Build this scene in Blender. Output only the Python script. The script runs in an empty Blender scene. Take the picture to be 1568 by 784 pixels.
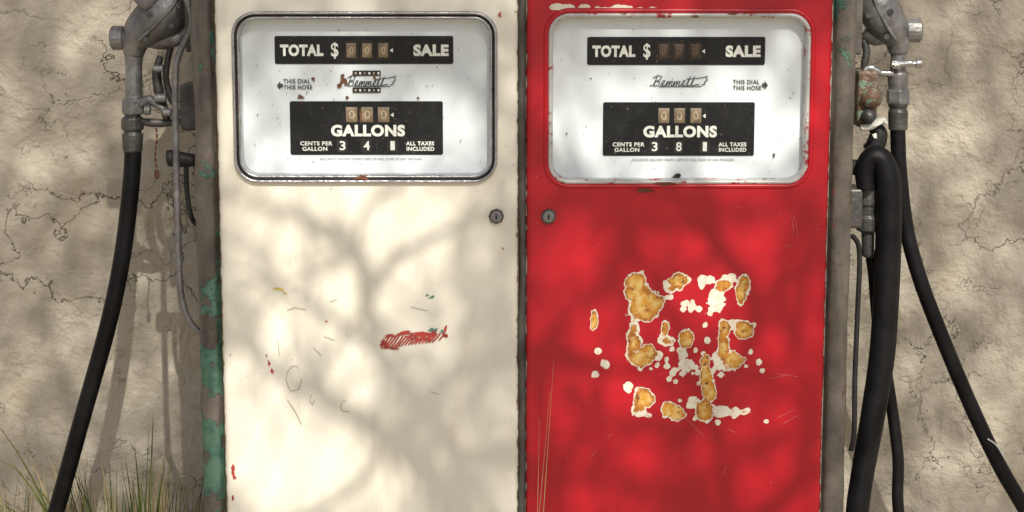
import bpy, math, random
from mathutils import Vector, Matrix, noise
random.seed(7)
sc = bpy.context.scene
sc.view_settings.view_transform = 'Standard'
sc.view_settings.look = 'None'
sc.view_settings.exposure = 0

# ---------------------------------------------------------------- camera
D = 3.0; TH = math.radians(9.3); ZC = 0.95
CAM = Vector((0, -D*math.cos(TH), ZC + D*math.sin(TH)))
FW = Vector((0, math.cos(TH), -math.sin(TH))); UP = Vector((0, math.sin(TH), math.cos(TH)))
cd = bpy.data.cameras.new("camera"); co = bpy.data.objects.new("camera", cd)
sc.collection.objects.link(co); sc.camera = co
co.location = CAM; co.rotation_euler = (math.radians(90)-TH, 0, 0)
cd.sensor_width = 36; cd.lens = 36*D/1.568; cd.clip_end = 500; cd.clip_start = 0.05

# survey readings (mm from the centre of the pumps' front plane) -> metres at real depth y
def S(a, b, y=0.0):
    d = FW*D + Vector((1, 0, 0))*((a-784)/1000) + UP*((392-b)/1000)
    t = (y - CAM.y)/d.y
    return CAM + d*t
def K(y): return (D+y)/D/1000.0

# ---------------------------------------------------------------- node helpers
class M:
    def __init__(s, name):
        s.m = bpy.data.materials.new(name); s.m.use_nodes = True
        s.t = s.m.node_tree; s.b = s.t.nodes['Principled BSDF']; s.out = s.t.nodes['Material Output']
        s.co = s.n('ShaderNodeTexCoord').outputs['Object']
    def set(s, nd, key, v):
        i = nd.inputs[key]
        if isinstance(v, bpy.types.NodeSocket): s.t.links.new(v, i)
        else:
            if isinstance(v, (tuple, list)) and i.type == 'RGBA' and len(v) == 3: v = (*v, 1)
            i.default_value = v
    def n(s, ty, props=None, **kw):
        nd = s.t.nodes.new(ty)
        for k, v in (props or {}).items(): setattr(nd, k, v)
        for k, v in kw.items(): s.set(nd, k.replace('_', ' '), v)
        return nd
    def noise(s, scale, detail=4, rough=.55, vec=None, dist=0):
        return s.n('ShaderNodeTexNoise', Vector=vec or s.co, Scale=scale, Detail=min(detail, 5), Roughness=rough, Distortion=dist).outputs['Fac']
    def math(s, op, a, b=0.0, c=None, clamp=False):
        nd = s.t.nodes.new('ShaderNodeMath'); nd.operation = op; nd.use_clamp = clamp
        s.set(nd, 0, a); s.set(nd, 1, b)
        if c is not None: s.set(nd, 2, c)
        return nd.outputs[0]
    def step(s, v, a, b, inv=False):
        nd = s.n('ShaderNodeMapRange', {'clamp': True})
        s.set(nd, 'Value', v); s.set(nd, 'From Min', a); s.set(nd, 'From Max', b)
        s.set(nd, 'To Min', 1.0 if inv else 0.0); s.set(nd, 'To Max', 0.0 if inv else 1.0)
        return nd.outputs[0]
    def mix(s, f, a, b, mode='MIX'):
        nd = s.t.nodes.new('ShaderNodeMixRGB'); nd.blend_type = mode
        s.set(nd, 0, f); s.set(nd, 1, a); s.set(nd, 2, b); return nd.outputs[0]
    def stretch(s, x, y, z):
        nd = s.n('ShaderNodeMapping'); s.set(nd, 'Vector', s.co); s.set(nd, 'Scale', (x, y, z)); return nd.outputs[0]
    def xyz(s):
        nd = s.n('ShaderNodeSeparateXYZ'); s.set(nd, 0, s.co); return nd.outputs
    def bump(s, h, dist, strength=1.0, nrm=None):
        nd = s.n('ShaderNodeBump'); s.set(nd, 'Height', h); s.set(nd, 'Distance', dist); s.set(nd, 'Strength', strength)
        if nrm: s.set(nd, 'Normal', nrm)
        return nd.outputs[0]
    def fin(s, col, rough=.5, metal=0.0, nrm=None, coat=None, spec=None):
        s.set(s.b, 'Base Color', col); s.set(s.b, 'Roughness', rough); s.set(s.b, 'Metallic', metal)
        if nrm: s.set(s.b, 'Normal', nrm)
        if coat is not None: s.set(s.b, 'Coat Weight', coat); s.set(s.b, 'Coat Roughness', .15)
        if spec is not None: s.set(s.b, 'Specular IOR Level', spec)
        return s.m

def simple(name, c, rough=.5, metal=0.0, var=.25, sc_=60, bump=0.0, spec=None):
    m = M(name); f = m.noise(sc_, 4)
    col = m.mix(m.step(f, .3, .7), tuple(x*(1-var) for x in c), tuple(min(1, x*(1+var)) for x in c))
    nr = m.bump(m.noise(sc_*4, 3), bump) if bump else None
    return m.fin(col, rough, metal, nr, spec=spec)

# ---------------------------------------------------------------- materials
def mk_white():
    m = M("cream_enamel")
    a = m.step(m.noise(3.5, 5, .6), .35, .7)
    col = m.mix(a, (.82, .80, .69), (.76, .73, .605))
    st = m.step(m.noise(9, 8, .7, m.stretch(1, 1, .30)), .54, .75)
    col = m.mix(m.math('MULTIPLY', st, .40), col, (.57, .52, .40))
    dr = m.step(m.noise(26, 5, .7, m.stretch(1, 1, .10)), .60, .74)
    col = m.mix(m.math('MULTIPLY', dr, .22), col, (.45, .38, .27))
    sp = m.step(m.noise(140, 3, .5), .70, .73)
    col = m.mix(m.math('MULTIPLY', sp, .6), col, (.35, .30, .2))
    sp2 = m.step(m.noise(45, 2, .5), .755, .77)
    col = m.mix(sp2, col, (.30, .16, .08))
    e = m.n('ShaderNodeAttribute', {'attribute_name': 'edge'}).outputs['Fac']
    ew = m.step(m.math('ADD', e, m.math('MULTIPLY', m.noise(70, 4), .9)), 1.18, 1.26)
    col = m.mix(ew, col, (.22, .16, .10))
    n1 = m.bump(m.noise(6, 3), .004, .5); n2 = m.bump(m.noise(300, 2), .0003, .5, n1)
    return m.fin(col, m.math('ADD', m.math('MULTIPLY', a, .12), .36), 0, n2)
def mk_red():
    m = M("red_enamel")
    a = m.step(m.noise(4, 5, .6), .3, .7)
    col = m.mix(a, (.52, .0045, .016), (.38, .0035, .012))
    fade = m.step(m.noise(11, 8, .7, m.stretch(1, 1, .5)), .6, .8)
    col = m.mix(m.math('MULTIPLY', fade, .22), col, (.58, .07, .07))
    gr = m.step(m.noise(24, 5, .7, m.stretch(1, 1, .15)), .58, .74)
    col = m.mix(m.math('MULTIPLY', gr, .3), col, (.20, .012, .014))
    sp = m.step(m.noise(170, 3, .5), .72, .75)
    col = m.mix(m.math('MULTIPLY', sp, .45), col, (.7, .30, .28))
    # flaked paint: bare primer with rust in the deep part
    cha = m.n('ShaderNodeAttribute', {'attribute_name': 'chip'}).outputs['Fac']
    rua = m.n('ShaderNodeAttribute', {'attribute_name': 'rust'}).outputs['Fac']
    big = m.math('SUBTRACT', m.noise(38, 4, .55), .5); fine = m.math('SUBTRACT', m.noise(130, 3, .5), .5)
    v = m.math('ADD', cha, m.math('ADD', m.math('MULTIPLY', big, 1.5), m.math('MULTIPLY', fine, .45)))
    on = m.step(cha, .10, .18)
    white = m.math('MULTIPLY', m.step(v, .53, .555), on)
    inner = m.step(v, .64, .69)
    v2 = m.math('ADD', rua, m.math('ADD', m.math('MULTIPLY', big, 1.1), m.math('MULTIPLY', m.math('SUBTRACT', m.noise(70, 5, .65), .5), .9)))
    rust = m.math('MULTIPLY', m.step(v2, .50, .56), m.math('MULTIPLY', inner, on)); deep = m.math('MULTIPLY', m.step(v2, .72, .95), rust)
    rc = m.mix(m.step(m.noise(90, 5), .40, .62), (.34, .11, .015), (.58, .25, .03))
    dc = m.mix(m.step(m.noise(100, 4), .42, .60), (.62, .30, .03), (.74, .52, .18))
    wc = m.mix(m.step(m.noise(110, 4), .5, .7), (.80, .75, .62), (.68, .52, .34))
    col = m.mix(white, col, wc); col = m.mix(rust, col, rc); col = m.mix(deep, col, dc)
    bs = m.math('MULTIPLY', m.step(m.noise(75, 4, .6), .61, .66), rust); col = m.mix(bs, col, (.15, .05, .02))
    e = m.n('ShaderNodeAttribute', {'attribute_name': 'edge'}).outputs['Fac']
    ev = m.math('ADD', e, m.math('MULTIPLY', m.noise(60, 5), .9))
    col = m.mix(m.step(ev, 1.12, 1.22), col, (.24, .02, .02))
    col = m.mix(m.step(ev, 1.32, 1.36), col, (.6, .5, .42))
    n1 = m.bump(m.noise(5, 3), .005, .5); n2 = m.bump(m.math('MULTIPLY', white, -1.0), .0008, 1, n1)
    ro = m.math('ADD', m.math('MULTIPLY', white, .35), m.math('ADD', m.math('MULTIPLY', fade, .2), .36))
    return m.fin(col, ro, 0, n2)
def mk_column(name, green_lo, green_hi, gthr):
    m = M(name); X = m.xyz()
    a = m.step(m.noise(14, 8, .7), .3, .7)
    col = m.mix(a, (.075, .065, .054), (.18, .16, .135))
    st = m.step(m.noise(30, 6, .7, m.stretch(1, 1, .12)), .5, .75)
    col = m.mix(m.math('MULTIPLY', st, .5), col, (.28, .26, .22))
    ru = m.step(m.noise(22, 7, .75), .58, .66)
    col = m.mix(m.math('MULTIPLY', ru, .75), col, (.11, .05, .03))
    zone = m.step(X[2], green_lo, green_hi)
    g = m.math('ADD', m.noise(19, 7, .65), m.math('MULTIPLY', zone, .13))
    gm = m.step(g, gthr, gthr+.02)
    gcol = m.mix(m.step(m.noise(50, 4), .4, .6), (.045, .15, .10), (.11, .24, .17))
    col = m.mix(m.math('MULTIPLY', gm, .9), col, gcol)
    rr = m.step(m.noise(40, 3, .5), .71, .73); col = m.mix(rr, col, (.35, .06, .03))
    nb = m.bump(m.math('ADD', gm, m.noise(60, 5, .7)), .0018, .9)
    return m.fin(col, .62, .1, nb)
def mk_wall():
    m = M("cracked_stucco")
    a = m.step(m.noise(2.2, 6, .6), .3, .7)
    col = m.mix(a, (.41, .37, .295), (.50, .455, .37))
    b = m.step(m.noise(18, 8, .7), .45, .75)
    col = m.mix(m.math('MULTIPLY', b, .4), col, (.57, .53, .45))
    st = m.step(m.noise(5.5, 5, .6), .60, .74)
    col = m.mix(m.math('MULTIPLY', st, .4), col, (.48, .35, .22))
    dk = m.step(m.noise(3.2, 6, .65, m.stretch(1, 1, .4)), .52, .74)
    col = m.mix(m.math('MULTIPLY', dk, .35), col, (.29, .265, .21))
    dv = m.n('ShaderNodeTexNoise', Vector=m.co, Scale=8.0, Detail=5.0, Roughness=.65)
    off = m.n('ShaderNodeVectorMath', {'operation': 'MULTIPLY_ADD'})
    m.set(off, 0, dv.outputs['Color']); off.inputs[1].default_value = (.20, .20, .20); m.set(off, 2, m.co)
    def crack(scale, w, mlo):
        v = m.n('ShaderNodeTexVoronoi', {'feature': 'DISTANCE_TO_EDGE'}, Vector=off.outputs[0], Scale=scale).outputs['Distance']
        c = m.step(v, 0.0, w, inv=True)
        return m.math('MULTIPLY', c, m.step(m.noise(2.6+scale*.3, 3), mlo, mlo+.14))
    c1 = crack(3.4, .0050, .44); c2 = crack(7.0, .006, .50)
    cr = m.math('MAXIMUM', c1, c2)
    col = m.mix(m.math('MULTIPLY', cr, .55), col, (.14, .11, .08))
    n0 = m.bump(m.noise(7, 5, .5), .034, .9)
    h = m.math('ADD', m.noise(38, 5, .66), m.math('MULTIPLY', cr, -.7))
    n1 = m.bump(h, .008, 1, n0)
    return m.fin(col, .92, 0, n1, spec=.2)
def mk_cast(name, lo, hi, rust=.5):
    m = M(name); a = m.step(m.noise(35, 7, .7), .3, .7)
    col = m.mix(a, lo, hi)
    col = m.mix(m.math('MULTIPLY', m.step(m.noise(50, 5, .7), .58, .68), rust), col, (.12, .075, .045))
    return m.fin(col, .45, .5, m.bump(m.noise(110, 4), .0018, .9))
def mk_plate():
    m = M("rusted_painted_plate"); a = m.noise(45, 6, .7)
    col = m.mix(m.step(a, .45, .5), (.26, .22, .17), (.14, .085, .055))
    col = m.mix(m.step(m.noise(60, 4), .55, .58), col, (.18, .28, .21))
    col = m.mix(m.step(m.noise(38, 4, .6, m.stretch(1.3, 1, 1)), .64, .66), col, (.34, .13, .08))
    return m.fin(col, .6, .2, m.bump(a, .003))
def mk_rubber():
    m = M("black_hose_rubber"); a = m.step(m.noise(30, 6, .7), .4, .75)
    col = m.mix(a, (.004, .004, .005), (.011, .011, .012))
    sc2 = m.step(m.noise(120, 3, .6, m.stretch(1, 1, .25)), .70, .74)
    col = m.mix(m.math('MULTIPLY', sc2, .4), col, (.07, .065, .06))
    return m.fin(col, .5, 0, m.bump(m.noise(90, 4), .0012, .7), spec=.22)
def mk_face():
    m = M("white_dial_plate"); a = m.step(m.noise(5, 5, .6), .35, .7)
    col = m.mix(a, (.80, .85, .88), (.73, .78, .81))
    col = m.mix(m.math('MULTIPLY', m.step(m.noise(120, 4), .70, .74), .35), col, (.3, .24, .16))
    col = m.mix(m.math('MULTIPLY', m.step(m.noise(16, 6, .7), .60, .75), .25), col, (.5, .48, .4))
    return m.fin(col, .5)
def mk_glass():
    m = M("window_glass"); t = m.t
    tr = m.n('ShaderNodeBsdfTransparent'); gl = m.n('ShaderNodeBsdfGlossy', Roughness=.03)
    tr.inputs[0].default_value = (.97, .985, .98, 1)
    di = m.n('ShaderNodeBsdfDiffuse', Color=(.6, .58, .5))
    mx = m.n('ShaderNodeMixShader', Fac=.022); m.set(mx, 1, tr.outputs[0]); m.set(mx, 2, gl.outputs[0])
    dust = m.math('MULTIPLY', m.step(m.noise(26, 5, .75), .5, .8), .02)
    mx2 = m.n('ShaderNodeMixShader'); m.set(mx2, 0, dust); m.set(mx2, 1, mx.outputs[0]); m.set(mx2, 2, di.outputs[0])
    t.links.new(mx2.outputs[0], m.out.inputs[0]); return m.m
WHITE = mk_white(); RED = mk_red(); WALL = mk_wall(); RUB = mk_rubber(); FACE = mk_face(); GLASS = mk_glass()
COLL = mk_column("weathered_column_a", .98, .80, .60); COLR = mk_column("weathered_column_b", 1.15, 1.35, .65)
CAST = mk_cast("cast_aluminium", (.13, .13, .13), (.29, .29, .285)); DCAST = mk_cast("dark_cast", (.045, .045, .045), (.13, .13, .125), .7)
PLATE = mk_plate()
CHROME = mk_cast("worn_chrome", (.36, .36, .37), (.58, .58, .59), .35)
CHROME.node_tree.nodes['Principled BSDF'].inputs['Roughness'].default_value = .25
CHROME.node_tree.nodes['Principled BSDF'].inputs['Metallic'].default_value = .9
def mk_rim():
    m = M("worn_window_rim"); col = m.mix(m.step(m.noise(30, 5, .7), .55, .60), (.52, .52, .50), (.36, .03, .03))
    col = m.mix(m.step(m.noise(45, 5, .7), .60, .64), col, (.18, .09, .05))
    return m.fin(col, .45, .2, m.bump(m.noise(90, 4), .001))
RIM = mk_rim()
def mk_panel():
    m = M("black_dial_panel"); col = m.mix(m.step(m.noise(60, 6, .7), .5, .8), (.006, .007, .009), (.022, .022, .024))
    col = m.mix(m.step(m.noise(230, 3), .70, .73), col, (.2, .18, .14)); return m.fin(col, .6, spec=.18)
BLK = mk_panel()
DARK = simple("dark_gasket", (.016, .016, .016), .6, spec=.3)
TXT = simple("dial_white_lettering", (.78, .78, .72), .6, 0, .12, 150)
TXTB = simple("dial_black_lettering", (.04, .04, .045), .6)
WHEEL = simple("faded_number_wheel", (.23, .165, .10), .6, 0, .5, 90)
WHEELD = simple("rusty_number_wheel", (.05, .025, .013), .6, 0, .5, 90)
RUSTD = simple("rust_stain", (.13, .05, .02), .8, 0, .5, 120)
REDOLD = simple("old_red_lettering", (.40, .04, .03), .6, 0, .4, 90)
TEAL = simple("old_teal_paint", (.10, .24, .20), .6); YEL = simple("yellow_paint_spot", (.62, .50, .12), .6)
PENCIL = simple("scratch_brown", (.40, .35, .24), .7); PALE = simple("scratch_pale", (.62, .16, .15), .6)
CABG = simple("cabinet_grey_metal", (.085, .08, .07), .6, .2, .4, 20, .001)
CONC = simple("island_concrete", (.33, .31, .28), .9, 0, .25, 12, .003)
TAGC = simple("white_tag", (.6, .6, .56), .6)

# ---------------------------------------------------------------- mesh helpers
def empty(name, loc):
    e = bpy.data.objects.new(name, None); e.location = loc; e.empty_display_size = .1
    sc.collection.objects.link(e); return e
def mesh(name, vs, fs, mat, parent=None, smooth=False, bevel=0):
    me = bpy.data.meshes.new(name); me.from_pydata([tuple(v) for v in vs], [], fs); me.update()
    ob = bpy.data.objects.new(name, me); sc.collection.objects.link(ob); me.materials.append(mat)
    if smooth: me.polygons.foreach_set('use_smooth', [True]*len(me.polygons))
    if parent: ob.parent = parent; ob.location = -parent.location
    if bevel:
        b = ob.modifiers.new('b', 'BEVEL'); b.width = bevel; b.segments = 2; b.limit_method = 'ANGLE'
    return ob
def join_lists(parts):
    V = []; F = []
    for v, f in parts:
        o = len(V); V += list(v); F += [tuple(i+o for i in q) for q in f]
    return V, F
def tube_vf(pts, rad, seg=16, cap=True, sub=0):
    pts = [Vector(p) for p in pts]
    if not isinstance(rad, (list, tuple)): rad = [rad]*len(pts)
    if sub:
        P = []; R = []
        for i in range(len(pts)-1):
            p0 = pts[max(i-1, 0)]; p1 = pts[i]; p2 = pts[i+1]; p3 = pts[min(i+2, len(pts)-1)]
            for k in range(sub):
                t = k/sub
                P.append(.5*((2*p1)+(p2-p0)*t+(2*p0-5*p1+4*p2-p3)*t*t+(3*p1-p0-3*p2+p3)*t**3))
                R.append(rad[i]*(1-t)+rad[i+1]*t)
        P.append(pts[-1]); R.append(rad[-1]); pts, rad = P, R
    V = []; F = []; up = None
    for i, p in enumerate(pts):
        a = pts[max(i-1, 0)]; b = pts[min(i+1, len(pts)-1)]
        t = (b-a).normalized() if (b-a).length > 1e-9 else Vector((0, 0, 1))
        if up is None:
            up = Vector((0, 1, 0)) if abs(t.y) < .9 else Vector((1, 0, 0))
        up = (up - t*up.dot(t)).normalized(); sd = t.cross(up)
        for k in range(seg):
            an = 2*math.pi*k/seg; V.append(p+(up*math.cos(an)+sd*math.sin(an))*rad[i])
    n = len(pts)
    for i in range(n-1):
        for k in range(seg):
            k2 = (k+1) % seg; F.append((i*seg+k, i*seg+k2, (i+1)*seg+k2, (i+1)*seg+k))
    if cap: F.append(tuple(range(seg))[::-1]); F.append(tuple((n-1)*seg+k for k in range(seg)))
    return V, F
def tube(name, pts, rad, mat, parent=None, seg=16, sub=6):
    V, F = tube_vf(pts, rad, seg, True, sub); return mesh(name, V, F, mat, parent, True)
def lathe_px(name, ax, y, prof, mat, parent, seg=20, smooth=True):
    """vertical turned part: prof = [(b, r_mm)]"""
    V = []; F = []
    for b, r in prof:
        c = S(ax, b, y); r = r*K(y)
        for k in range(seg):
            an = 2*math.pi*(k+.5)/seg; V.append((c.x+r*math.cos(an), y+r*math.sin(an), c.z))
    n = len(prof)
    for i in range(n-1):
        for k in range(seg):
            k2 = (k+1) % seg; F.append((i*seg+k, (i+1)*seg+k, (i+1)*seg+k2, i*seg+k2))
    F.append(tuple(range(seg))); F.append(tuple((n-1)*seg+k for k in range(seg))[::-1])
    ob = mesh(name, V, F, mat, parent, False)
    ob.modifiers.new('b', 'BEVEL').width = .0012
    return ob
def box(name, lo, hi, mat, parent=None, bevel=.003):
    x0, y0, z0 = lo; x1, y1, z1 = hi
    V = [(x0,y0,z0),(x1,y0,z0),(x1,y1,z0),(x0,y1,z0),(x0,y0,z1),(x1,y0,z1),(x1,y1,z1),(x0,y1,z1)]
    F = [(0,3,2,1),(4,5,6,7),(0,1,5,4),(1,2,6,5),(2,3,7,6),(3,0,4,7)]
    return mesh(name, V, F, mat, parent, False, bevel)
def boxpx(name, a0, b0, a1, b1, y0, y1, mat, parent, bevel=.003):
    p = S(a0, b1, y0); q = S(a1, b0, y0)
    return box(name, (p.x, y0, p.z), (q.x, y1, q.z), mat, parent, bevel)
def rr(x0, z0, x1, z1, r, o=0, n=10):
    x0 -= o; z0 -= o; x1 += o; z1 += o; r = max(r+o, .0005); P = []
    for cx, cz, a0 in ((x1-r, z1-r, 0), (x0+r, z1-r, 90), (x0+r, z0+r, 180), (x1-r, z0+r, 270)):
        for k in range(n+1):
            a = math.radians(a0+90*k/n); P.append((cx+r*math.cos(a), cz+r*math.sin(a)))
    return P
def rr_frame(name, rect, r, prof, mat, parent):
    V = []; F = []; n = 0
    for o, y in prof:
        L = rr(*rect, r, o); n = len(L); V += [(x, y, z) for x, z in L]
    for i in range(len(prof)-1):
        for k in range(n):
            k2 = (k+1) % n; F.append((i*n+k, i*n+k2, (i+1)*n+k2, (i+1)*n+k))
    return mesh(name, V, F, mat, parent, True)
def rr_fill(name, rect, r, y, mat, parent, o=0):
    L = rr(*rect, r, o); return mesh(name, [(x, y, z) for x, z in L], [tuple(range(len(L)))[::-1]], mat, parent)
def rectpx(a0, b0, a1, b1, y):
    p = S(a0, b1, y); q = S(a1, b0, y); return (p.x, p.z, q.x, q.z)
def label(name, body, bb, y, mat, parent, bold=.02):
    cu = bpy.data.curves.new(name, 'FONT'); cu.body = body; cu.offset = bold; cu.resolution_u = 5
    cu.space_character = 1.1
    ob = bpy.data.objects.new(name+"_c", cu); sc.collection.objects.link(ob)
    bpy.context.view_layer.update()
    me = bpy.data.meshes.new_from_object(ob.evaluated_get(bpy.context.evaluated_depsgraph_get()))
    bpy.data.objects.remove(ob)
    xs = [v.co.x for v in me.vertices]; ys = [v.co.y for v in me.vertices]
    x0, x1, y0, y1 = min(xs), max(xs), min(ys), max(ys); a, c, b, d = rectpx(*bb, y)
    for v in me.vertices:
        v.co = Vector((a+(v.co.x-x0)/(x1-x0)*(b-a), y, c+(v.co.y-y0)/(y1-y0)*(d-c)))
    me.materials.clear(); me.materials.append(mat)
    o2 = bpy.data.objects.new(name, me); sc.collection.objects.link(o2); o2.parent = parent; o2.location = -parent.location
    return o2
def blobs(name, lst, y, mat, parent, n=18, jag=.3):
    V = []; F = []
    for i, (a, b, ra, rb, rot) in enumerate(lst):
        c = S(a, b, y); s0 = random.random()*50; o = len(V)
        for k in range(n):
            t = 2*math.pi*k/n; f = 1+jag*2*(noise.noise(Vector((math.cos(t)*1.6+s0, math.sin(t)*1.6, s0))))
            u = math.cos(t)*ra*f; w = math.sin(t)*rb*f; cr = math.cos(rot); sr = math.sin(rot)
            V.append((c.x+(u*cr-w*sr)*K(y), y-i*1e-5, c.z+(u*sr+w*cr)*K(y)))
        F.append(tuple(range(o, o+n))[::-1])
    return mesh(name, V, F, mat, parent)
def strokes(name, lines, w, y, mat, parent):
    V = []; F = []
    for i, ln in enumerate(lines):
        P = [S(a, b, y) for a, b in ln]; yy = y-i*1e-5
        for k in range(len(P)-1):
            p, q = P[k], P[k+1]; d = (q-p); d.y = 0
            if d.length < 1e-6: continue
            d.normalize(); nn = Vector((-d.z, 0, d.x))*w*K(y)/2; o = len(V)
            e = d*w*K(y)*.3
            for v in (p-e+nn, p-e-nn, q+e-nn, q+e+nn): V.append((v.x, yy-(k % 2)*5e-6, v.z))
            F.append((o, o+1, o+2, o+3))
    return mesh(name, V, F, mat, parent)

# ---------------------------------------------------------------- doors
FACEY = .020
def door(name, xl, xr, zb, zt, hole, mat, parent, chips=None):
    st = .004 if not chips else .003; nx = int((xr-xl)/st); nz = int((zt-zb)/st)
    hx0, hz0, hx1, hz1 = hole
    V = []; E = []; C = []; Q = []
    R = .011
    for j in range(nz+1):
        for i in range(nx+1):
            x = xl+(xr-xl)*i/nx; z = zb+(zt-zb)*j/nz
            d = min(x-xl, xr-x); dz = min(z-zb, zt-z); d = min(d, dz)
            y = 0.0
            if d < R: y = R-math.sqrt(max(0, R*R-(R-d)**2))
            y += .0012*noise.noise(Vector((x*5, z*5, 3.3)))*min(1, d/.05)
            V.append((x, y, z)); E.append(max(0, 1-d/.012))
            c, q = chips(x, z) if chips else (0, 0); C.append(c); Q.append(q)
    F = []
    for j in range(nz):
        for i in range(nx):
            x = xl+(xr-xl)*(i+.5)/nx; z = zb+(zt-zb)*(j+.5)/nz
            if hx0 < x < hx1 and hz0 < z < hz1:
                r = .03; cx = min(max(x, hx0+r), hx1-r); cz = min(max(z, hz0+r), hz1-r)
                if (x-cx)**2+(z-cz)**2 < r*r: continue
            a = j*(nx+1)+i; F.append((a, a+1, a+nx+2, a+nx+1))
    ob = mesh(name, V, F, mat, parent, True)
    for nm, dat in (('edge', E), ('chip', C), ('rust', Q)):
        at = ob.data.attributes.new(nm, 'FLOAT', 'POINT'); at.data.foreach_set('value', dat)
    return ob

# (a, b, ra, rb, rust)
CH = [(972,434,12,15,1),(980,460,20,22,1),(1000,465,13,19,1),(966,452,9,12,1),(990,482,14,8,.8),(972,502,6,13,.6),
 (970,525,8,20,.8),(982,548,16,12,1.1),(994,543,8,14,.9),(966,536,7,12,.7),
 (1039,430,13,10,.9),(1026,438,8,7,.5),(1107,438,9,8,.8),(1098,458,12,10,.1),(1103,468,5,9,0),(1140,434,7,12,.8),(1134,449,6,14,.8),(1088,428,5,5,.2),(1076,428,5,5,.2),
 (1018,506,6,14,.7),(1021,521,13,6,.6),(1050,522,10,11,1),(1044,540,8,8,.3),(1051,560,11,9,.2),(1110,503,7,14,.9),(1108,530,7,19,.9),(1102,550,10,9,.4),
 (1126,552,14,12,1.1),(1141,506,12,10,1),(1123,496,10,5,.4),(1080,556,6,12,.9),(1082,580,8,18,1.1),(1087,600,8,13,1.1),(986,610,15,14,.9),(978,628,9,7,.4),
 (1028,630,17,12,1.2),(1060,618,7,7,.4),(1079,628,13,13,.9),(1103,630,12,6,.4),(1126,631,6,6,.3),(1142,629,5,5,.5),(910,490,4,16,.9),(925,557,5,6,.2),(911,573,4,4,0),(962,594,4,7,0),
 (1155,498,3,3,0),(1060,470,4,3,0),(1120,424,5,4,.2),(1008,545,4,5,0),(1010,460,4,8,0)]
rs = random.Random(4)
for _ in range(80):
    CH.append((rs.gauss(1055, 50), rs.choice((440, 470, 545, 555, 570, 628, 635))+rs.gauss(0, 14), rs.uniform(.5, 2.6), rs.uniform(.5, 2.6), 0))
for _ in range(16): CH.append((rs.uniform(845, 1010), 14+rs.gauss(0, 2), rs.uniform(2, 9), 1.6, 0))
CHW = []
for a, b, ra, rb, q in CH:
    p = S(a, b, 0); CHW.append((p.x, p.z, ra/1000, rb/1000, q))
def chipf(x, z):
    v = 0; w = 0
    for cx, cz, rx, rz, q in CHW:
        if abs(x-cx) > .06 or abs(z-cz) > .06: continue
        d = ((x-cx)/(rx+.003))**2+((z-cz)/(rz+.003))**2
        if d < 4:
            e = math.exp(-d*.72); v = max(v, (1.15 if rx > .006 else 1.0)*e); w = max(w, q*e*1.15)
    return v, w

XL = S(335, 392).x; XM = S(799.5, 392).x; XR = S(1268, 392).x
ZB, ZT = .16, 1.50
pumpW = empty("gas_pump", (S(566, 0).x, .19, 0)); pumpR = empty("gas_pump", (S(1035, 0).x, .19, 0))
HW = rectpx(372, 30, 749, 267, 0); HR = rectpx(845, 26, 1237, 276, 0)
def grow(r, o): return (r[0]-o, r[1]-o, r[2]+o, r[3]+o)
door("door_panel", XL, XM-.0045, ZB, ZT, grow(HW, .004), WHITE, pumpW)
door("door_panel", XM+.0045, XR, ZB, ZT, grow(HR, .004), RED, pumpR, chipf)
def cabinet(par, x0, x1, left):
    box("cabinet_body", (x0+.012 if left else x0+.004, .045, .10), (x1-.004 if left else x1-.012, .335, 1.50), CABG, par, .006)
    box("plinth", (x0+.01, .02, .06), (x1-.01, .33, .155), DARK, par, .004)
    V = []; prof = []
    for k in range(13):
        a = math.pi*k/12; prof.append((.17-.17*math.cos(a), 1.505+.09*math.sin(a)**.7 if 0 < k < 12 else 1.505))
    for x in (x0, x1):
        V += [(x, y, z) for y, z in prof]
    n = len(prof); F = [(i, i+1, n+i+1, n+i) for i in range(n-1)]+[(0, n, 2*n-1, n-1)]+[tuple(range(n))[::-1], tuple(range(n, 2*n))]
    mesh("top_cap", V, F, WHITE if left else RED, par)
cabinet(pumpW, XL-.035, XM-.002, True); cabinet(pumpR, XM+.002, XR+.04, False)

def column(name, prof, mat, par, z0=.08, z1=1.504):
    V = []; F = []; nz = 140; n = len(prof)
    for j in range(nz+1):
        z = z0+(z1-z0)*j/nz
        for x, y in prof:
            dn = .0028*noise.noise(Vector((x*20, z*9, 7)))+.0015*noise.noise(Vector((x*60, z*30, 1)))
            V.append((x+dn, y+dn*1.2, z))
    for j in range(nz):
        for i in range(n-1):
            a = j*n+i; F.append((a, a+1, a+n+1, a+n))
    return mesh(name, V, F, mat, par, True)
x = XL
column("corner_column", [(x-.034, .30), (x-.036, .20), (x-.037, .10), (x-.037, .03), (x-.036, .020), (x-.033, .013), (x-.028, .009), (x-.022, .007), (x-.015, .007), (x-.010, .008), (x-.007, .010), (x-.005, .016), (x-.002, .022), (x+.01, .024)], COLL, pumpW)
x = XR
column("corner_column", [(x-.01, .024), (x+.002, .022), (x+.005, .014), (x+.009, .009), (x+.015, .007), (x+.024, .007), (x+.031, .010), (x+.035, .016), (x+.038, .024), (x+.039, .035), (x+.039, .10), (x+.038, .20), (x+.036, .30)], COLR, pumpR)
column("centre_strip", [(XM-.006, .03), (XM-.006, .009), (XM-.004, .004), (XM, .003), (XM+.004, .004), (XM+.006, .009), (XM+.006, .03)], CABG, pumpW)

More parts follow.
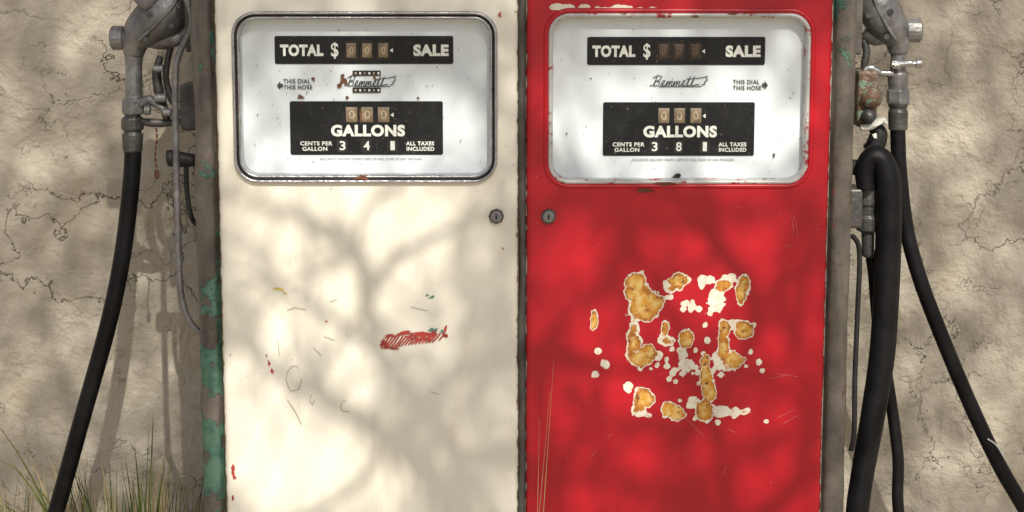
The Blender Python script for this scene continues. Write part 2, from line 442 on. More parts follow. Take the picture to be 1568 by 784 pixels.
# window frames
rr_frame("window_trim_outer", HW, .024, [(0, .030), (0, .004), (.0015, -.002), (.0035, -.004), (.005, -.001)], CHROME, pumpW)
rr_frame("window_gasket", HW, .024, [(.0045, .002), (.0050, -.0025), (.0074, -.0025), (.0079, .002)], DARK, pumpW)
rr_frame("window_trim", HW, .024, [(.0074, .002), (.0078, -.004), (.009, -.0075), (.0115, -.007), (.0128, -.003), (.013, .003)], CHROME, pumpW)
rr_frame("window_rim", HR, .026, [(-.0015, .030), (-.0015, .004), (0, -.001), (.003, -.003), (.0055, -.001), (.006, .001)], RIM, pumpR)
rr_frame("window_lip", HR, .026, [(.0055, .004), (.0058, -.0005), (.008, -.0022), (.0105, -.002), (.013, -.0005), (.0145, .003)], RED, pumpR)
def wheel(name, a0, a1, b0, b1, mat, par, ch=None):
    x0, z0, x1, z1 = rectpx(a0, b0, a1, b1, FACEY-.001); zc = (z0+z1)/2; h = (z1-z0)/2; V = []; n = 9
    for i in range(n):
        t = -1+2*i/(n-1); yy = FACEY-.0012-.0022*(1-t*t)**.5
        V += [(x0, yy, zc+t*h), (x1, yy, zc+t*h)]
    F = [(2*i, 2*i+1, 2*i+3, 2*i+2) for i in range(n-1)]+[tuple(range(0, 2*n, 2)), tuple(range(1, 2*n, 2))]
    mesh(name, V, F, mat, par)
    if ch: label("wheel_digit", ch, (a0+4, b0+5, a1-4, b1-5), FACEY-.0036, mk_digit[0 if mat is WHEEL else 1], par, .01)
mk_digit = [simple("worn_digit_pale", (.42, .35, .24), .7, 0, .4, 90), simple("worn_digit_brown", (.14, .08, .045), .7, 0, .3, 90)]
def script_word(a0, b0, a1, b1):
    """hand-script maker's signature, slanted letter strokes in units of (x, height above baseline)"""
    H = (b1-b0); W = (a1-a0)/8.6
    L = [[(.0, .05), (.5, .1), (.75, 1.0), (.62, .1)], [(.2, .85), (.8, 1.1), (1.45, 1.0), (1.3, .65), (.75, .52), (1.35, .42), (1.25, .08), (.6, .0)]]
    def e(x): return [(x, .1), (x+.45, .3), (x+.55, .55), (x+.3, .58), (x+.15, .25), (x+.35, .03), (x+.8, .1)]
    def n_(x): return [(x, .1), (x+.12, .5), (x+.1, .02), (x+.35, .5), (x+.5, .5), (x+.45, .02), (x+.75, .5), (x+.9, .5), (x+.85, .05), (x+1.1, .1)]
    def t(x): return [(x, .1), (x+.35, 1.0), (x+.2, .05), (x+.5, .05), (x+.65, .15)]
    L.append(e(1.5)+n_(2.3)+n_(3.4)+e(4.5)+t(5.3)+t(5.95)+[(7.2, .2)]); L.append([(5.2, .72), (7.2, .85), (8.2, 1.0)]); L.append([(8.0, .95), (8.3, .6), (7.9, .45), (8.1, .25), (7.6, .1)])
    L.append([(1.4, -.05), (7.6, -.02)])
    return [[(a0+(u+.35*v)*W*.98, b1-v*H) for u, v in ln] for ln in L]
def dial(par, hole, dx, dy, logo, arrow_left, wm_top, wm_low, digits, inner_r):
    y1 = FACEY-.0012; y2 = FACEY-.0018
    rr_fill("dial_plate", hole, inner_r, FACEY, FACE, par, .003)
    rr_fill("window_pane", hole, inner_r, .008, GLASS, par, .0005)
    Y = lambda a0, b0, a1, b1: (a0+dx, b0+dy, a1+dx, b1+dy)
    rr_fill("sale_panel", rectpx(421+dx, 55+dy, 694+dx, 98+dy, y1), .003, y1, BLK, par)
    rr_fill("gallons_panel", rectpx(445+dx, 155+dy, 678+dx, 237+dy, y1), .003, y1, BLK, par)
    label("total_lettering", "TOTAL", Y(429, 68, 495, 86), y2, TXT, par, .055)
    label("dollar_sign", "$", Y(507, 65, 518, 90), y2, TXT, par, .015)
    label("sale_lettering", "SALE", Y(633, 68, 687, 86), y2, TXT, par, .055)
    label("gallons_lettering", "GALLONS", Y(507, 191, 620, 209), y2, TXT, par, .05)
    label("price_lettering", "CENTS PER\n GALLON", Y(460, 216.5, 509, 231), y2, TXT, par, .03)
    label("tax_lettering", "ALL TAXES\nINCLUDED", Y(622, 216.5, 665, 231), y2, TXT, par, .03)
    label("small_print", "ACCURATE DELIVERY FROM 5 GPM TO FULL FLOW AT ANY PRESSURE", Y(490, 241.5, 646, 245), y2, TXTB, par, 0)
    for i, (a, ch) in enumerate(zip((519, 556, 596), digits)):
        rr_fill("price_window_%d" % i, rectpx(a+dx-3, 213+dy, a+dx+13, 233+dy, y1-.0002), .001, y1-.0002, DARK, par)
        label("price_digit_%d" % i, ch, Y(a+1 if ch != '1' else a+2, 216, a+10 if ch != '1' else a+8.5, 230), y2-.0002, TXT, par, .02 if ch != '1' else -.01)
    for i, a in enumerate((531, 555, 580)):
        wheel("sale_wheel_%d" % i, a+dx, a+14+dx, 66+dy, 88+dy, wm_top, par, "000"[i])
        wheel("gallon_wheel_%d" % i, a-1+dx, a+16+dx, 164+dy, 187+dy, wm_low, par, "000"[i])
    strokes("wheel_outlines", [[(a+dx-2, 64+dy), (a+dx+16, 64+dy), (a+dx+16, 90+dy), (a+dx-2, 90+dy), (a+dx-2, 64+dy)] for a in (531, 555, 580)], .7, y2, WHEELD, par)
    blobs("pointer", [(600+dx, 77+dy, 3, 4, 3.14), (601+dx, 176+dy, 3, 4, 3.14)], y2, TXT, par, 3, 0)
    strokes("signature", script_word(*logo), 1.2, y2, TXTB, par)
    if arrow_left: ab = (434, 121, 474, 128); at = (424, 131, -1)
    else: ab = (1122, 122, 1162, 128); at = (1176, 130.5, 1)
    label("dial_arrow_lettering", "THIS DIAL\nTHIS HOSE", (ab[0], ab[1], ab[0]+44, ab[1]+16), y2, TXTB, par, .02)
    a, b, s = at; c = [S(*q, y2) for q in ((a, b), (a-5*s, b-7), (a-5*s, b-3), (a-9*s, b-3), (a-9*s, b+3), (a-5*s, b+3), (a-5*s, b+7))]
    mesh("arrow", [(p.x, y2, p.z) for p in c], [(0, 1, 2, 5, 6), (2, 3, 4, 5)], TXTB, par)
dial(pumpW, HW, 0, 0, (528, 117, 608, 132), True, WHEEL, WHEEL, "341", .024)
dial(pumpR, HR, 478, 1.5, (995, 117, 1086, 132), False, WHEELD, WHEEL, "381", .026)
y2 = FACEY-.002
for b in (112, 138):
    rr_fill("totaliser_%d" % b, rectpx(540, b-4, 583, b+4, y2), .001, y2, DARK, pumpW)
    for k in range(6): rr_fill("totaliser_digit", rectpx(543+k*7, b-1.6, 546+k*7, b+1.8, y2-.0004), .0005, y2-.0004, TXT if k % 2 else mk_digit[0], pumpW)
blobs("rust_spots", [(525, 122, 7, 9, .3), (519, 131, 3, 3, 0), (480, 121, 3, 3, 0), (461, 149, 4, 3, 0), (531, 149, 2.5, 2.5, 0), (553, 176, 3, 10, 0), (574, 119, 2, 4, .6), (640, 150, 1.5, 1.5, 0)], y2-.0006, RUSTD, pumpW, 14, .5)
blobs("rust_spots", [(1036, 271, 6, 4, 0), (1185, 238, 2, 3, 0), (905, 120, 1.2, 1.2, 0), (868, 205, 1.2, 1.5, 0), (1210, 150, 1.5, 1, 0)], y2-.0006, DARK, pumpR, 14, .6)
blobs("trim_chips", [(555, 272, 7, 3, 0)], -.0085, RUSTD, pumpW, 14, .8)
blobs("trim_chips", [(990, 292, 11, 2.5, 0), (1120, 21, 9, 1.5, 0), (1020, 281, 14, 1.6, 0)], -.0035, RUSTD, pumpR, 14, .8)
random.seed(12)
blobs("dust_specks", [(random.uniform(380, 740), random.uniform(40, 260), random.uniform(.5, 1.3), random.uniform(.5, 1.2), 0) for _ in range(60)], y2-.0009, RUSTD, pumpW, 6, .3)
blobs("dust_specks", [(random.uniform(855, 1230), random.uniform(40, 265), random.uniform(.5, 1.1), random.uniform(.5, 1.1), 0) for _ in range(45)], y2-.0009, WHEELD, pumpR, 6, .3)

# door locks
for par, a in ((pumpW, 760), (pumpR, 840)):
    c = S(a, 331, 0)
    for nm, r, y0, yy, mt, sg in (("lock_plate", .0118, .004, -.004, DCAST, 8), ("lock_barrel", .0088, -.003, -.0085, CAST, 20), ("keyhole", .0016, -.008, -.0088, DARK, 8)):
        V, F = tube_vf([(c.x, y0, c.z), (c.x, yy, c.z)], r, sg)
        if nm == "keyhole": V = [Vector((v.x, v.y, c.z+(v.z-c.z)*3)) for v in V]
        mesh(nm, V, F, mt, par, False, .0008)
# faded marks on the cream door
yd = -.0016
wing = []
for k in range(16):
    a = 584+k*5.2; h = 9 if k < 3 else 14-k*.35
    wing.append([(a, 532-k*.55), (a+5, 526-k*.5+random.uniform(-1, 1)), (a+12, 520-k*.35-h*.4+random.uniform(-1.5, 1.5))])
strokes("faded_wing_emblem", wing, 2.2, yd, REDOLD, pumpW)
blobs("faded_emblem_patches", [(600, 514, 13, 2, .25), (622, 510, 9, 2, .1), (645, 512, 16, 2.6, .08), (634, 519, 9, 2, .2), (653, 518, 10, 3.5, .1), (679, 513, 5, 8, -.3), (666, 509, 4, 4, 0), (600, 532, 14, 1.8, .05), (588, 526, 4, 4, .6)], yd-.0003, REDOLD, pumpW, 22, .8)
blobs("faded_emblem_teal", [(664, 505, 6, 3, 0), (678, 507, 3, 2.5, 0), (661, 455, 5, 1.6, .2), (655, 452, 2, 1.5, 0)], yd-.0006, TEAL, pumpW, 14, .6)
blobs("paint_spot", [(428, 443, 7, 3, 0), (436, 448, 3, 2, 0)], yd, YEL, pumpW, 14, .6)
blobs("red_flecks", [(357, 720, 3.5, 8, 0), (360, 732, 2, 3, 0), (412, 557, 1.6, 6, .2), (417, 569, 2, 4, .4), (408, 545, 1.2, 3, 0), (357, 762, 2, 4, 0), (766, 22, 2, 4, 0), (770, 380, 1.5, 2, 0), (500, 492, 2, 1, 0)], yd, REDOLD, pumpW, 12, .7)
def ring(a, b, ra, rb, k0=0, k1=20):
    return [(a+ra*math.cos(2*math.pi*k/20)*random.uniform(.9, 1.08), b+rb*math.sin(2*math.pi*k/20)*random.uniform(.9, 1.08)) for k in range(k0, k1+1)]
strokes("scratches", [ring(450, 580, 12, 19, 0, 17), ring(530, 622, 8, 9, 3, 15), ring(478, 612, 3, 7, 0, 14), [(440, 475), (452, 471), (468, 474)], [(440, 612), (452, 630), (462, 650)],
  [(480, 532), (492, 545)], [(497, 515), (512, 521)], [(505, 462), (516, 458)], [(630, 470), (655, 476)], [(425, 520), (428, 545)], [(660, 600), (672, 604)]], .9, yd, PENCIL, pumpW)
sl = [[(1178, 580), (1205, 574)], [(1190, 572), (1222, 577)], [(1190, 640), (1215, 628)], [(1200, 648), (1222, 636)], [(1216, 330), (1222, 362)], [(1212, 332), (1216, 356)], [(1050, 640), (1078, 668)], [(905, 700), (912, 690)]]
for _ in range(7):
    a = random.uniform(820, 1250); b = random.uniform(300, 780); L = random.uniform(3, 14); an = random.gauss(.6, .6)
    sl.append([(a, b), (a+L*math.cos(an), b+L*math.sin(an))])
strokes("scratches", sl, .6, yd, PALE, pumpR)

# ---------------------------------------------------------------- left nozzle
YN = .15
def P3(l, y): return [S(a, b, y) for a, b in l]
def R3(l, y): return [r*K(y) for r in l]
def bolts(name, lst, y, mat, par):
    ps = []
    for a, b, r in lst:
        ps.append(tube_vf([S(a, b, y+.012), S(a, b, y)], R3([r, r*.9], y), 6, True, 0))
    V, F = join_lists(ps); return mesh(name, V, F, mat, par)
nzL = empty("fuel_nozzle", S(205, 120, YN))
lathe_px("swivel", 203, YN, [(233, 12), (231, 15), (205, 16), (203, 13), (200, 13), (198, 17), (181, 17), (178, 12), (174, 12)], DCAST, nzL)
lathe_px("hex_coupling", 205, YN, [(175, 16), (173, 19), (153, 19), (150, 15)], CAST, nzL, 6)
lathe_px("neck", 205, YN, [(152, 14), (146, 13), (120, 12.5), (100, 12.5), (84, 14), (76, 17)], CAST, nzL)
tube("body_casting", P3([(205, 86), (207, 66), (217, 48), (234, 32), (252, 18), (268, 0), (282, -25), (292, -60)], YN), R3([14, 21, 28, 33, 34, 31, 25, 18], YN), CAST, nzL, 20)
tube("handle_web", P3([(225, 58), (250, 62), (276, 56), (290, 40)], YN+.01), R3([14, 14, 11, 8], YN), CAST, nzL)
tube("handle_rib", P3([(218, 10), (232, -10), (246, -40)], YN-.02), R3([16, 18, 16], YN), CAST, nzL)
tube("body_seam", P3([(212, 62), (236, 40), (262, 12), (280, -20)], YN-.032), R3([3, 3.5, 3.5, 3], YN), CAST, nzL, 8)
bolts("body_bolts", [(222, 60, 5), (262, 40, 5), (228, 22, 5), (274, 8, 5)], YN-.040, DCAST, nzL)
tube("spout", P3([(292, -55), (312, -80), (330, -100)], YN+.02), R3([14, 12, 12], YN), DCAST, nzL)
V, F = join_lists([tube_vf(P3([(200, 58), (190, 58)], YN), R3([14, 14], YN), 18), tube_vf(P3([(191, 58), (188, 58), (173, 58), (170, 58)], YN), R3([15, 18.5, 18.5, 15], YN), 18), tube_vf(P3([(171, 58), (168, 58)], YN), R3([8, 7], YN), 12)])
mesh("valve_cap", V, F, CAST, nzL)
tube("hold_open_lever", P3([(214, 160), (228, 153), (240, 160), (262, 174), (276, 172)], YN-.01), R3([6, 8, 6, 5, 5], YN), CAST, nzL)
tube("hanger_arm", P3([(215, 186), (236, 188), (262, 188), (285, 183)], YN), R3([5, 7, 5, 5], YN), DCAST, nzL)
tube("trigger", P3([(246, 86), (240, 110), (243, 138), (250, 160), (256, 185)], YN+.005), R3([5, 7, 8, 6, 6], YN), DCAST, nzL)
tube("trigger_guard", P3([(262, 70), (256, 95), (254, 120), (262, 150), (272, 160)], YN+.02), R3([5, 5, 5, 6, 6], YN), DCAST, nzL)
V, F = join_lists([tube_vf(P3([(a, b), (a+c, b)], YN-.018), R3([r, r], YN), 10) for a, b, c, r in ((236, 105, 14, 6), (238, 150, 16, 7), (250, 172, 12, 6), (222, 168, 8, 8))])
mesh("pivot_pins", V, F, CAST, nzL)
ch = []
for k in range(9):
    b = 196+k*9; ch.append(tube_vf(P3([(239+math.sin(k)*1.5, b), (239+math.sin(k+1)*1.5, b+7)], YN-.01), R3([1.6, 1.6], YN), 6))
ch.append(tube_vf(P3([(240, 262), (240, 273)], YN-.01), R3([4, 3], YN), 8))
V, F = join_lists(ch); mesh("tether_chain", V, F, RUSTD, nzL)

tube("guard_rod", P3([(276, -60), (284, -10), (294, 25), (291, 48), (276, 78), (269, 110), (269, 200), (272, 330), (275, 430), (283, 475), (296, 500), (312, 512)], .07), R3([5]*12, .07), CAST, pumpW, 14)
tube("switch_knob", P3([(256, 242), (260, 242), (276, 244), (300, 246)], .10), R3([11, 13, 12, 9], .1), DARK, pumpW)
boxpx("side_bracket", 276, 130, 308, 200, .12, .20, DCAST, pumpW)
tube("switch_cable", P3([(285, 250), (286, 290), (292, 330), (302, 345)], .1), R3([4]*4, .1), DARK, pumpW, 10)
boxpx("nozzle_boot", 284, -60, 310, 80, .10, .22, CABG, pumpW)

tube("fuel_hose", P3([(203, 222), (203, 250), (198, 310), (186, 400), (165, 500), (126, 640), (84, 790), (40, 930)], YN)+[Vector((-.86, .17, .10)), Vector((-.80, .2, .022)), Vector((-.66, .22, .03)), Vector((-.52, .22, .12)), Vector((-.47, .22, .2))], .0138, RUB, None, 20, 10)

# ---------------------------------------------------------------- right nozzle
nzR = empty("fuel_nozzle", S(1375, 120, YN))
lathe_px("swivel", 1375, YN, [(200, 11), (198, 14.5), (170, 15), (168, 13), (164, 13), (162, 15), (157, 15)], DCAST, nzR)
lathe_px("hex_coupling", 1375, YN, [(160, 15), (158, 18.5), (138, 18.5), (135, 14)], CAST, nzR, 6)
lathe_px("neck", 1375, YN, [(137, 14), (130, 15), (112, 16), (108, 12), (84, 11), (72, 14)], CAST, nzR)
tube("body_casting", P3([(1375, 82), (1374, 64), (1366, 46), (1354, 28), (1343, 8), (1334, -20), (1326, -60)], YN), R3([13, 19, 26, 31, 31, 26, 18], YN), CAST, nzR, 20)
tube("body_seam", P3([(1372, 62), (1356, 36), (1342, 8), (1332, -25)], YN-.030), R3([3, 3.5, 3.5, 3], YN), CAST, nzR, 8)
bolts("body_bolts", [(1358, 56, 5), (1330, 24, 5), (1364, 18, 5)], YN-.036, DCAST, nzR)
tube("handle_web", P3([(1362, 52), (1340, 58), (1322, 50)], YN+.01), R3([13, 12, 9], YN), CAST, nzR)
tube("spout", P3([(1326, -55), (1305, -80), (1285, -100)], YN+.02), R3([14, 12, 12], YN), DCAST, nzR)
V, F = join_lists([tube_vf(P3([(1372, 47), (1386, 47)], YN), R3([15, 14], YN), 18), tube_vf(P3([(1384, 47), (1388, 47), (1408, 47), (1411, 47)], YN), R3([15, 18, 18, 14], YN), 18)])
mesh("valve_cap", V, F, CAST, nzR)
V, F = join_lists([tube_vf(P3([(1366, 98), (1404, 97)], YN-.02), R3([5, 5], YN), 14), tube_vf(P3([(1402, 97), (1410, 97)], YN-.02), R3([8, 8], YN), 14), tube_vf(P3([(1368, 99), (1378, 99)], YN-.02), R3([7, 7], YN), 14)])
mesh("latch_pin", V, F, CHROME, nzR)
tube("hold_open_lever", P3([(1368, 112), (1350, 112), (1334, 104), (1322, 108)], YN-.01), R3([6, 5, 6, 5], YN), CHROME, nzR)
tube("trigger", P3([(1322, 60), (1327, 80), (1324, 100), (1330, 125)], YN+.01), R3([5, 6, 6, 5], YN), DCAST, nzR)
boxpx("meter_housing", 1312, 108, 1346, 196, .13, .21, PLATE, pumpR, .006)
tube("housing_boss", [S(1334, 150, .12), S(1334, 150, .15)], R3([15, 17], .12), PLATE, pumpR, 18, 1)
tube("housing_cap", [S(1330, 178, .105), S(1330, 178, .14)], R3([10, 12], .12), DCAST, pumpR, 12, 1)
tube("drain_cock", P3([(1318, 196), (1334, 193), (1350, 184), (1358, 190)], .12), R3([5, 6, 5, 3], .12), TAGC, pumpR, 10)
tube("rubber_boot", P3([(1338, 192), (1345, 205), (1340, 222), (1328, 232)], .14), R3([9, 14, 15, 11], .14), DARK, pumpR)
lathe_px("hose_fitting", 1329, .12, [(282, 12), (286, 17), (312, 18), (315, 15), (330, 15), (332, 18), (352, 18), (356, 10), (392, 9), (394, 6)], DCAST, pumpR)
tube("fitting_elbow", P3([(1329, 288), (1328, 270), (1318, 258), (1304, 256)], .12), R3([11, 12, 12, 12], .12), DARK, pumpR)
tube("side_cable", P3([(1304, 360), (1316, 385), (1313, 480), (1309, 580), (1308, 660), (1303, 690)], .08), R3([4]*6, .08), DARK, pumpR, 10)
boxpx("nozzle_boot", 1296, -60, 1324, 84, .10, .22, CABG, pumpR)
boxpx("conduit_box", 1300, 290, 1322, 350, .09, .16, DCAST, pumpR)
blobs("paper_tag", [(1345, 188, 8, 3, .6), (1340, 208, 5, 3, -.5)], .09, TAGC, pumpR, 12, .6)

tube("fuel_hose", P3([(1375, 190), (1375, 215), (1378, 270), (1388, 350), (1408, 425), (1438, 505), (1484, 615), (1530, 712), (1580, 800), (1640, 930)], YN)+
     [Vector((.98, .17, .08)), Vector((.90, .16, .022)), Vector((.76, .15, .08)), Vector((.69, .14, .25))]+
     P3([(1378, 800), (1375, 700), (1362, 600), (1345, 500), (1338, 420), (1333, 385)], .14), [.0122]*14+[.0095]*6, RUB, None, 20, 10)
tube("fuel_hose", P3([(1326, 290), (1324, 262), (1334, 243), (1349, 246), (1359, 275), (1361, 330), (1358, 430), (1351, 540), (1336, 640), (1320, 730), (1312, 800)], .10)+
     [Vector((.565, .11, .35)), Vector((.57, .12, .12)), Vector((.63, .14, .025)), Vector((.70, .2, .025))], R3([13, 15, 17, 19, 20, 20, 20, 20, 19, 18, 18], .1)+[.018]*4, RUB, None, 22, 10)
tube("hose_label", P3([(1512, 672), (1526, 682), (1540, 705)], YN-.0135), R3([1.2]*3, YN), TAGC, pumpR, 6)

# ---------------------------------------------------------------- wall, ground, island
WY = .46
def wallmesh():
    V = []; F = []; x0, x1, z0, z1 = -4.5, 4.5, -.1, 2.7; nx, nz = 450, 140
    for j in range(nz+1):
        for i in range(nx+1):
            X = x0+(x1-x0)*i/nx; Z = z0+(z1-z0)*j/nz
            y = WY+.012*noise.noise(Vector((X*2.2, Z*2.2, 0)))+.007*noise.noise(Vector((X*8, Z*8, 5)))+.004*noise.noise(Vector((X*22, Z*22, 9)))
            V.append((X, y, Z))
    for j in range(nz):
        for i in range(nx):
            a = j*(nx+1)+i; F.append((a, a+1, a+nx+2, a+nx+1))
    o = len(V); V += [(x0, WY+.25, z0), (x1, WY+.25, z0), (x1, WY+.25, z1), (x0, WY+.25, z1)]
    F.append((o+1, o, o+3, o+2)); F.append((nz*(nx+1), nz*(nx+1)+nx, o+2, o+3))
    F.append((0, nz*(nx+1), o+3, o)); F.append((nx, o+1, o+2, nz*(nx+1)+nx))
    mesh("stucco_wall", V, F, WALL, None, True)
wallmesh()
def ground():
    m = M("dry_dirt"); a = m.noise(1.5, 5, .65); col = m.mix(m.step(a, .35, .65), (.31, .255, .175), (.40, .34, .245))
    col = m.mix(m.step(m.noise(40, 4), .55, .7), col, (.2, .17, .13))
    g = m.fin(col, .95)
    mesh("ground", [(-150, -150, 0), (150, -150, 0), (150, 150, 0), (-150, 150, 0)], [(0, 1, 2, 3)], g)
ground()
box("pump_island", (-.75, -.25, .0), (.80, .42, .06), CONC, None, .01)

# ---------------------------------------------------------------- grasses
def grass(name, blades, mats):
    V = []; F = []; MI = []
    for base, tip, sag, w, mi in blades:
        n = 9; b = Vector(base); t = Vector(tip); o = len(V)
        mid = (b+t)/2+Vector((0, 0, sag))
        for k in range(n+1):
            s = k/n; p = b*(1-s)**2+mid*2*s*(1-s)+t*s*s
            tg = (mid-b)*(1-s)+(t-mid)*s; pr = Vector((tg.z, .25, -tg.x)).normalized()
            ww = w*(1-s**1.8)+.0002; V += [p-pr*ww, p+pr*ww+Vector((0, ww*.4, 0))]
        for k in range(n): F.append((o+2*k, o+2*k+1, o+2*k+3, o+2*k+2)); MI.append(mi)
    ob = mesh(name, V, F, mats[0], None, True)
    for mm in mats[1:]: ob.data.materials.append(mm)
    ob.data.polygons.foreach_set('material_index', MI)
    return ob
G1 = simple("green_grass", (.075, .125, .028), .5, 0, .5, 9); G2 = simple("olive_grass", (.17, .19, .06), .5, 0, .4, 9); G3 = simple("dry_grass", (.46, .36, .18), .7, 0, .4, 12)
rg = random.Random(5); bl = []
for a, b, sag, w, mi in ((235, 628, .10, .0042, 0), (205, 672, .12, .0038, 0), (192, 700, .1, .0042, 0), (-20, 636, .22, .0030, 1), (10, 702, .16, .0036, 1), (-30, 745, .2, .0034, 1), (298, 782, .2, .0036, 0), (270, 745, .14, .0036, 0), (60, 668, .2, .0022, 2), (250, 690, .08, .0024, 2), (170, 735, .06, .0036, 0), (222, 706, .05, .0036, 0), (20, 650, .18, .0018, 2), (120, 740, .06, .003, 1), (262, 650, .1, .0014, 2), (150, 690, .1, .002, 2), (-10, 772, .22, .003, 0), (30, 722, .2, .0028, 0), (186, 735, .04, .004, 0), (210, 745, .04, .004, 1),
    (-20, 705, .3, .0026, 1), (285, 700, .14, .0018, 2), (302, 740, .18, .002, 2), (228, 655, .06, .003, 0), (100, 690, .14, .0022, 1)):
    y = rg.uniform(.26, .36); bx = S(190, 784, y).x+rg.uniform(-.05, .05); bl.append(((bx, y, 0.0), S(a, b, y), sag, w, mi))
for _ in range(480):
    y = rg.uniform(.24, .40); c0 = rg.choice((190, 200, 215, 60, 20, 100, 240, 270)); cx = S(c0, 784, y).x+rg.gauss(0, .035)
    an = rg.gauss(0, .42); h = rg.uniform(.44, .545)+(.05 if c0 in (190, 200, 215) else 0)*rg.random()
    bl.append(((cx, y, 0), (cx+math.sin(an)*h*.6, y+rg.uniform(-.07, .04), h*math.cos(an*.8)), rg.uniform(.01, .08), rg.uniform(.0012, .0026), rg.choice((0, 0, 1, 2, 2, 2, 2))))
grass("grass_tuft", bl, [G1, G2, G3])
bl = []
for a, b, dx, w in ((848, 552, -.05, .0011), (826, 640, -.012, .0009), (842, 600, -.06, .0008)):
    t = S(a, b, -.06); bl.append(((t.x+dx, -.09, 0), t, .02, w, 2))
for _ in range(40):
    h = rg.uniform(.12, .42); cx = rg.uniform(-.0, .08); bl.append(((cx, -.28, 0), (cx+rg.gauss(0, .08), -.28+rg.gauss(0, .04), h), .03, .0014, rg.choice((1, 2, 2))))
grass("dry_grass_stalks", bl, [G1, G2, G3])

# ---------------------------------------------------------------- sun + sky
EL = math.radians(42); AZ = math.radians(14)
SD = Vector((math.cos(EL)*math.sin(AZ), -math.cos(EL)*math.cos(AZ), math.sin(EL)))
sl_ = bpy.data.lights.new("sun", 'SUN'); sl_.energy = 5.0; sl_.angle = math.radians(.53); sl_.color = (1, .94, .84)
so = bpy.data.objects.new("sun", sl_); sc.collection.objects.link(so); so.location = SD*12
so.rotation_euler = SD.to_track_quat('Z', 'Y').to_euler()
w = bpy.data.worlds.new("World"); sc.world = w; w.use_nodes = True
bg = w.node_tree.nodes['Background']; sk = w.node_tree.nodes.new('ShaderNodeTexSky'); sk.sky_type = 'NISHITA'
sk.sun_disc = False; sk.sun_elevation = EL; sk.sun_rotation = math.atan2(SD.x, SD.y); sk.air_density = .75; sk.dust_density = 3.0
w.node_tree.links.new(sk.outputs[0], bg.inputs[0]); bg.inputs[1].default_value = .094

# ---------------------------------------------------------------- tree (stands beside and behind the photographer)
BARK = simple("tree_bark", (.16, .12, .09), .9, 0, .35, 18)
LEAF = simple("leaf", (.08, .12, .03), .5, 0, .4, 9)
tree = empty("shade_tree", (2.0, -4.6, 0))
def proj(a, b, L, y=0.0): return S(a, b, y)+SD*L
HL = 3.3
hub = proj(900, 1080, HL); parts = []
parts.append(tube_vf([(2.0, -4.6, -.1), (2.0, -4.55, .6), (1.9, -4.3, 1.4), (1.5, -3.6, 2.1), hub], [.17, .13, .115, .09, .05], 14, True, 6))
BR = [([(900,1080),(770,880),(700,784),(652,722),(590,665),(500,612),(415,565),(340,500)], [45,26,21,19,16,12,8,4], 3.1),
 ([(770,880),(712,770),(690,690),(640,610),(585,545),(562,470),(545,385),(470,335),(350,300),(240,260)], [18,13,12,12,12,12,11,9,7,4], 3.0),
 ([(562,470),(600,400),(700,345),(770,300),(800,200)], [9,8,6,5,3], 3.0),
 ([(640,610),(720,560),(810,542),(920,562),(980,575)], [9,11,12,9,4], 3.0),
 ([(900,1080),(1040,880),(1112,784),(1088,650),(1050,540),(1000,430),(955,350),(900,250),(860,120)], [38,16,9,8,8,8,9,7,4], 2.9),
 ([(1088,650),(1130,560),(1160,470),(1105,385),(1030,305),(950,270)], [8,8,10,11,10,5], 2.8),
 ([(1040,880),(1200,760),(1240,640),(1215,540),(1190,440),(1230,330),(1300,200),(1400,80)], [14,10,9,8,8,7,6,5], 3.3),
 ([(585,545),(500,480),(430,440),(370,350)], [8,7,6,4], 3.0),
 ([(500,612),(470,560),(455,500),(400,430)], [6,5,4,2], 3.0), ([(545,385),(560,320),(620,280),(690,200)], [6,5,4,3], 3.0),
 ([(1105,385),(1060,350),(1010,345),(930,330)], [6,6,5,4], 2.8), ([(690,690),(740,700),(800,660)], [6,5,3], 3.0),
 ([(590,665),(550,740),(470,790),(380,820)], [9,8,6,5], 3.2),
 ([(900,1080),(860,900),(850,760),(890,660),(870,600)], [16,11,9,7,3], 3.3),
 ([(340,500),(220,430),(100,300),(60,150),(120,0)], [8,9,8,6,4], 3.4),
 ([(700,784),(500,870),(260,800),(120,700),(40,560)], [16,12,9,7,4], 3.5),
 ([(1200,760),(1350,640),(1450,480),(1500,300),(1480,100),(1420,-100)], [11,10,9,8,6,4], 3.6),
 ([(900,250),(700,100),(560,-60),(500,-300)], [7,9,8,5], 3.4), ([(1300,200),(1150,0),(1100,-200)], [5,6,4], 3.6)]
rt = random.Random(9)
tips = []
for pts, rad, L in BR:
    P = [proj(a, b, L+.06*math.sin(i*1.7)+.03*i) if i else proj(a, b, L) for i, (a, b) in enumerate(pts)]
    if pts[0] == (900, 1080): P[0] = hub
    parts.append(tube_vf(P, [r/1000 for r in rad], 8, True, 5)); tips += [(p, r/1000) for p, r in zip(P[2:], rad[2:])]
for p, r in tips:      # twigs reach up through the crown
    for _ in range(3):
        d = (SD*rt.uniform(1.0, 3.2)+Vector((rt.gauss(0, .2), rt.gauss(0, .15), rt.gauss(0, .2))))
        q = p+d*.5+Vector((rt.gauss(0, .04), 0, rt.gauss(0, .04)))
        parts.append(tube_vf([p, q, p+d], [r*.6, .004, .0015], 5, False, 0))
V, F = join_lists(parts); mesh("trunk_and_branches", V, F, BARK, tree, True)
def g(a, b, ca, cb, ra, rb): return math.exp(-(((a-ca)/ra)**2+((b-cb)/rb)**2))
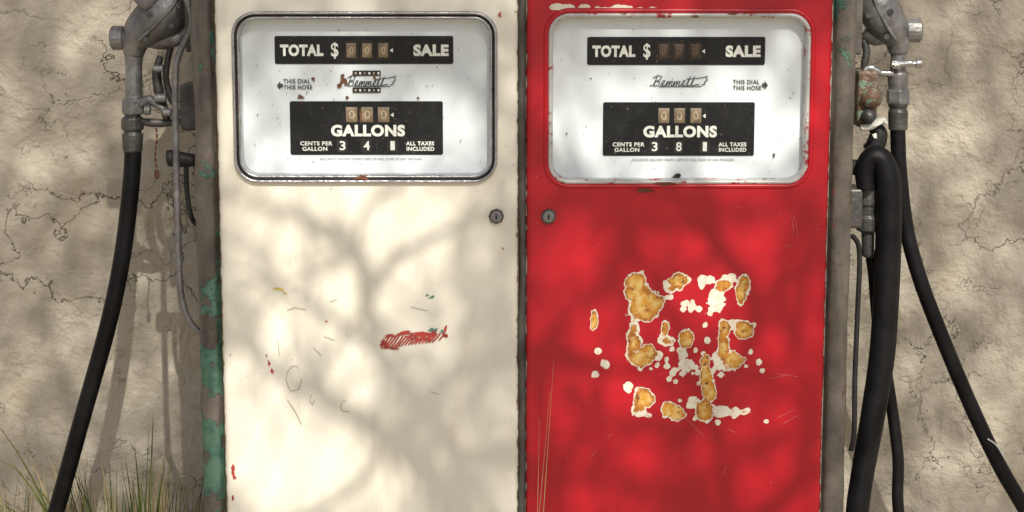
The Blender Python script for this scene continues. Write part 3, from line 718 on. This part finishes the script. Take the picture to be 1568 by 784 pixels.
def shade(a, b):
    if 300 < a < 800: v = .75
    elif 800 <= a < 1275: v = .72
    else: v = .80
    v -= 1.1*g(a, b, 520, 470, 150, 190)+.9*g(a, b, 420, 700, 85, 120)+.7*g(a, b, 610, 740, 90, 60)+.8*g(a, b, 480, 310, 140, 50)+.5*g(a, b, 660, 350, 80, 50)
    v += .2*g(a, b, 770, 450, 45, 250)
    v -= .95*g(a, b, 1120, 420, 140, 100)+.85*g(a, b, 940, 640, 110, 150)+.6*g(a, b, 1180, 700, 80, 120)+.4*g(a, b, 880, 400, 50, 80)
    v -= 1.1*g(a, b, 1050, 190, 210, 90)+.9*g(a, b, 560, 200, 180, 80)+.5*g(a, b, 345, 120, 40, 120)
    v += .3*g(a, b, 980, 320, 150, 28)
    v -= .9*g(a, b, 110, 520, 40, 70)+.6*g(a, b, 245, 560, 30, 70)+.8*g(a, b, 150, 20, 60, 50)+.5*g(a, b, 40, 260, 40, 60)+.5*g(a, b, 150, 330, 20, 60)
    v -= .5*g(a, b, 1450, 230, 60, 120)+.5*g(a, b, 1520, 560, 50, 80)+.4*g(a, b, 1430, 60, 40, 40)
    return v
V = []; F = []
def leaf(p, s):
    n = Vector((rt.gauss(0, 1), rt.gauss(0, 1), rt.gauss(0, 1)+.6)).normalized()
    u = n.orthogonal().normalized(); u = Matrix.Rotation(rt.uniform(0, 6.28), 3, n) @ u; v = n.cross(u); o = len(V)
    V.extend([p-u*s, p-v*s*.42+n*s*.1, p+u*s, p+v*s*.42+n*s*.1]); F.append((o, o+1, o+2, o+3))
cnt = 0
for _ in range(26000):
    a = rt.uniform(-300, 1870); b = rt.uniform(-300, 1040)
    y = 0 if 300 < a < 1300 else WY
    c = noise.noise(Vector((a/130, b/130, 0)))
    dens = shade(a, b)*(1+c*.7)
    if rt.random() < dens*.76:
        leaf(proj(a, b, rt.uniform(4.2, 6.4), y), rt.uniform(.016, .030)); cnt += 1
print("leaves", cnt)
mesh("foliage", V, F, LEAF, tree)
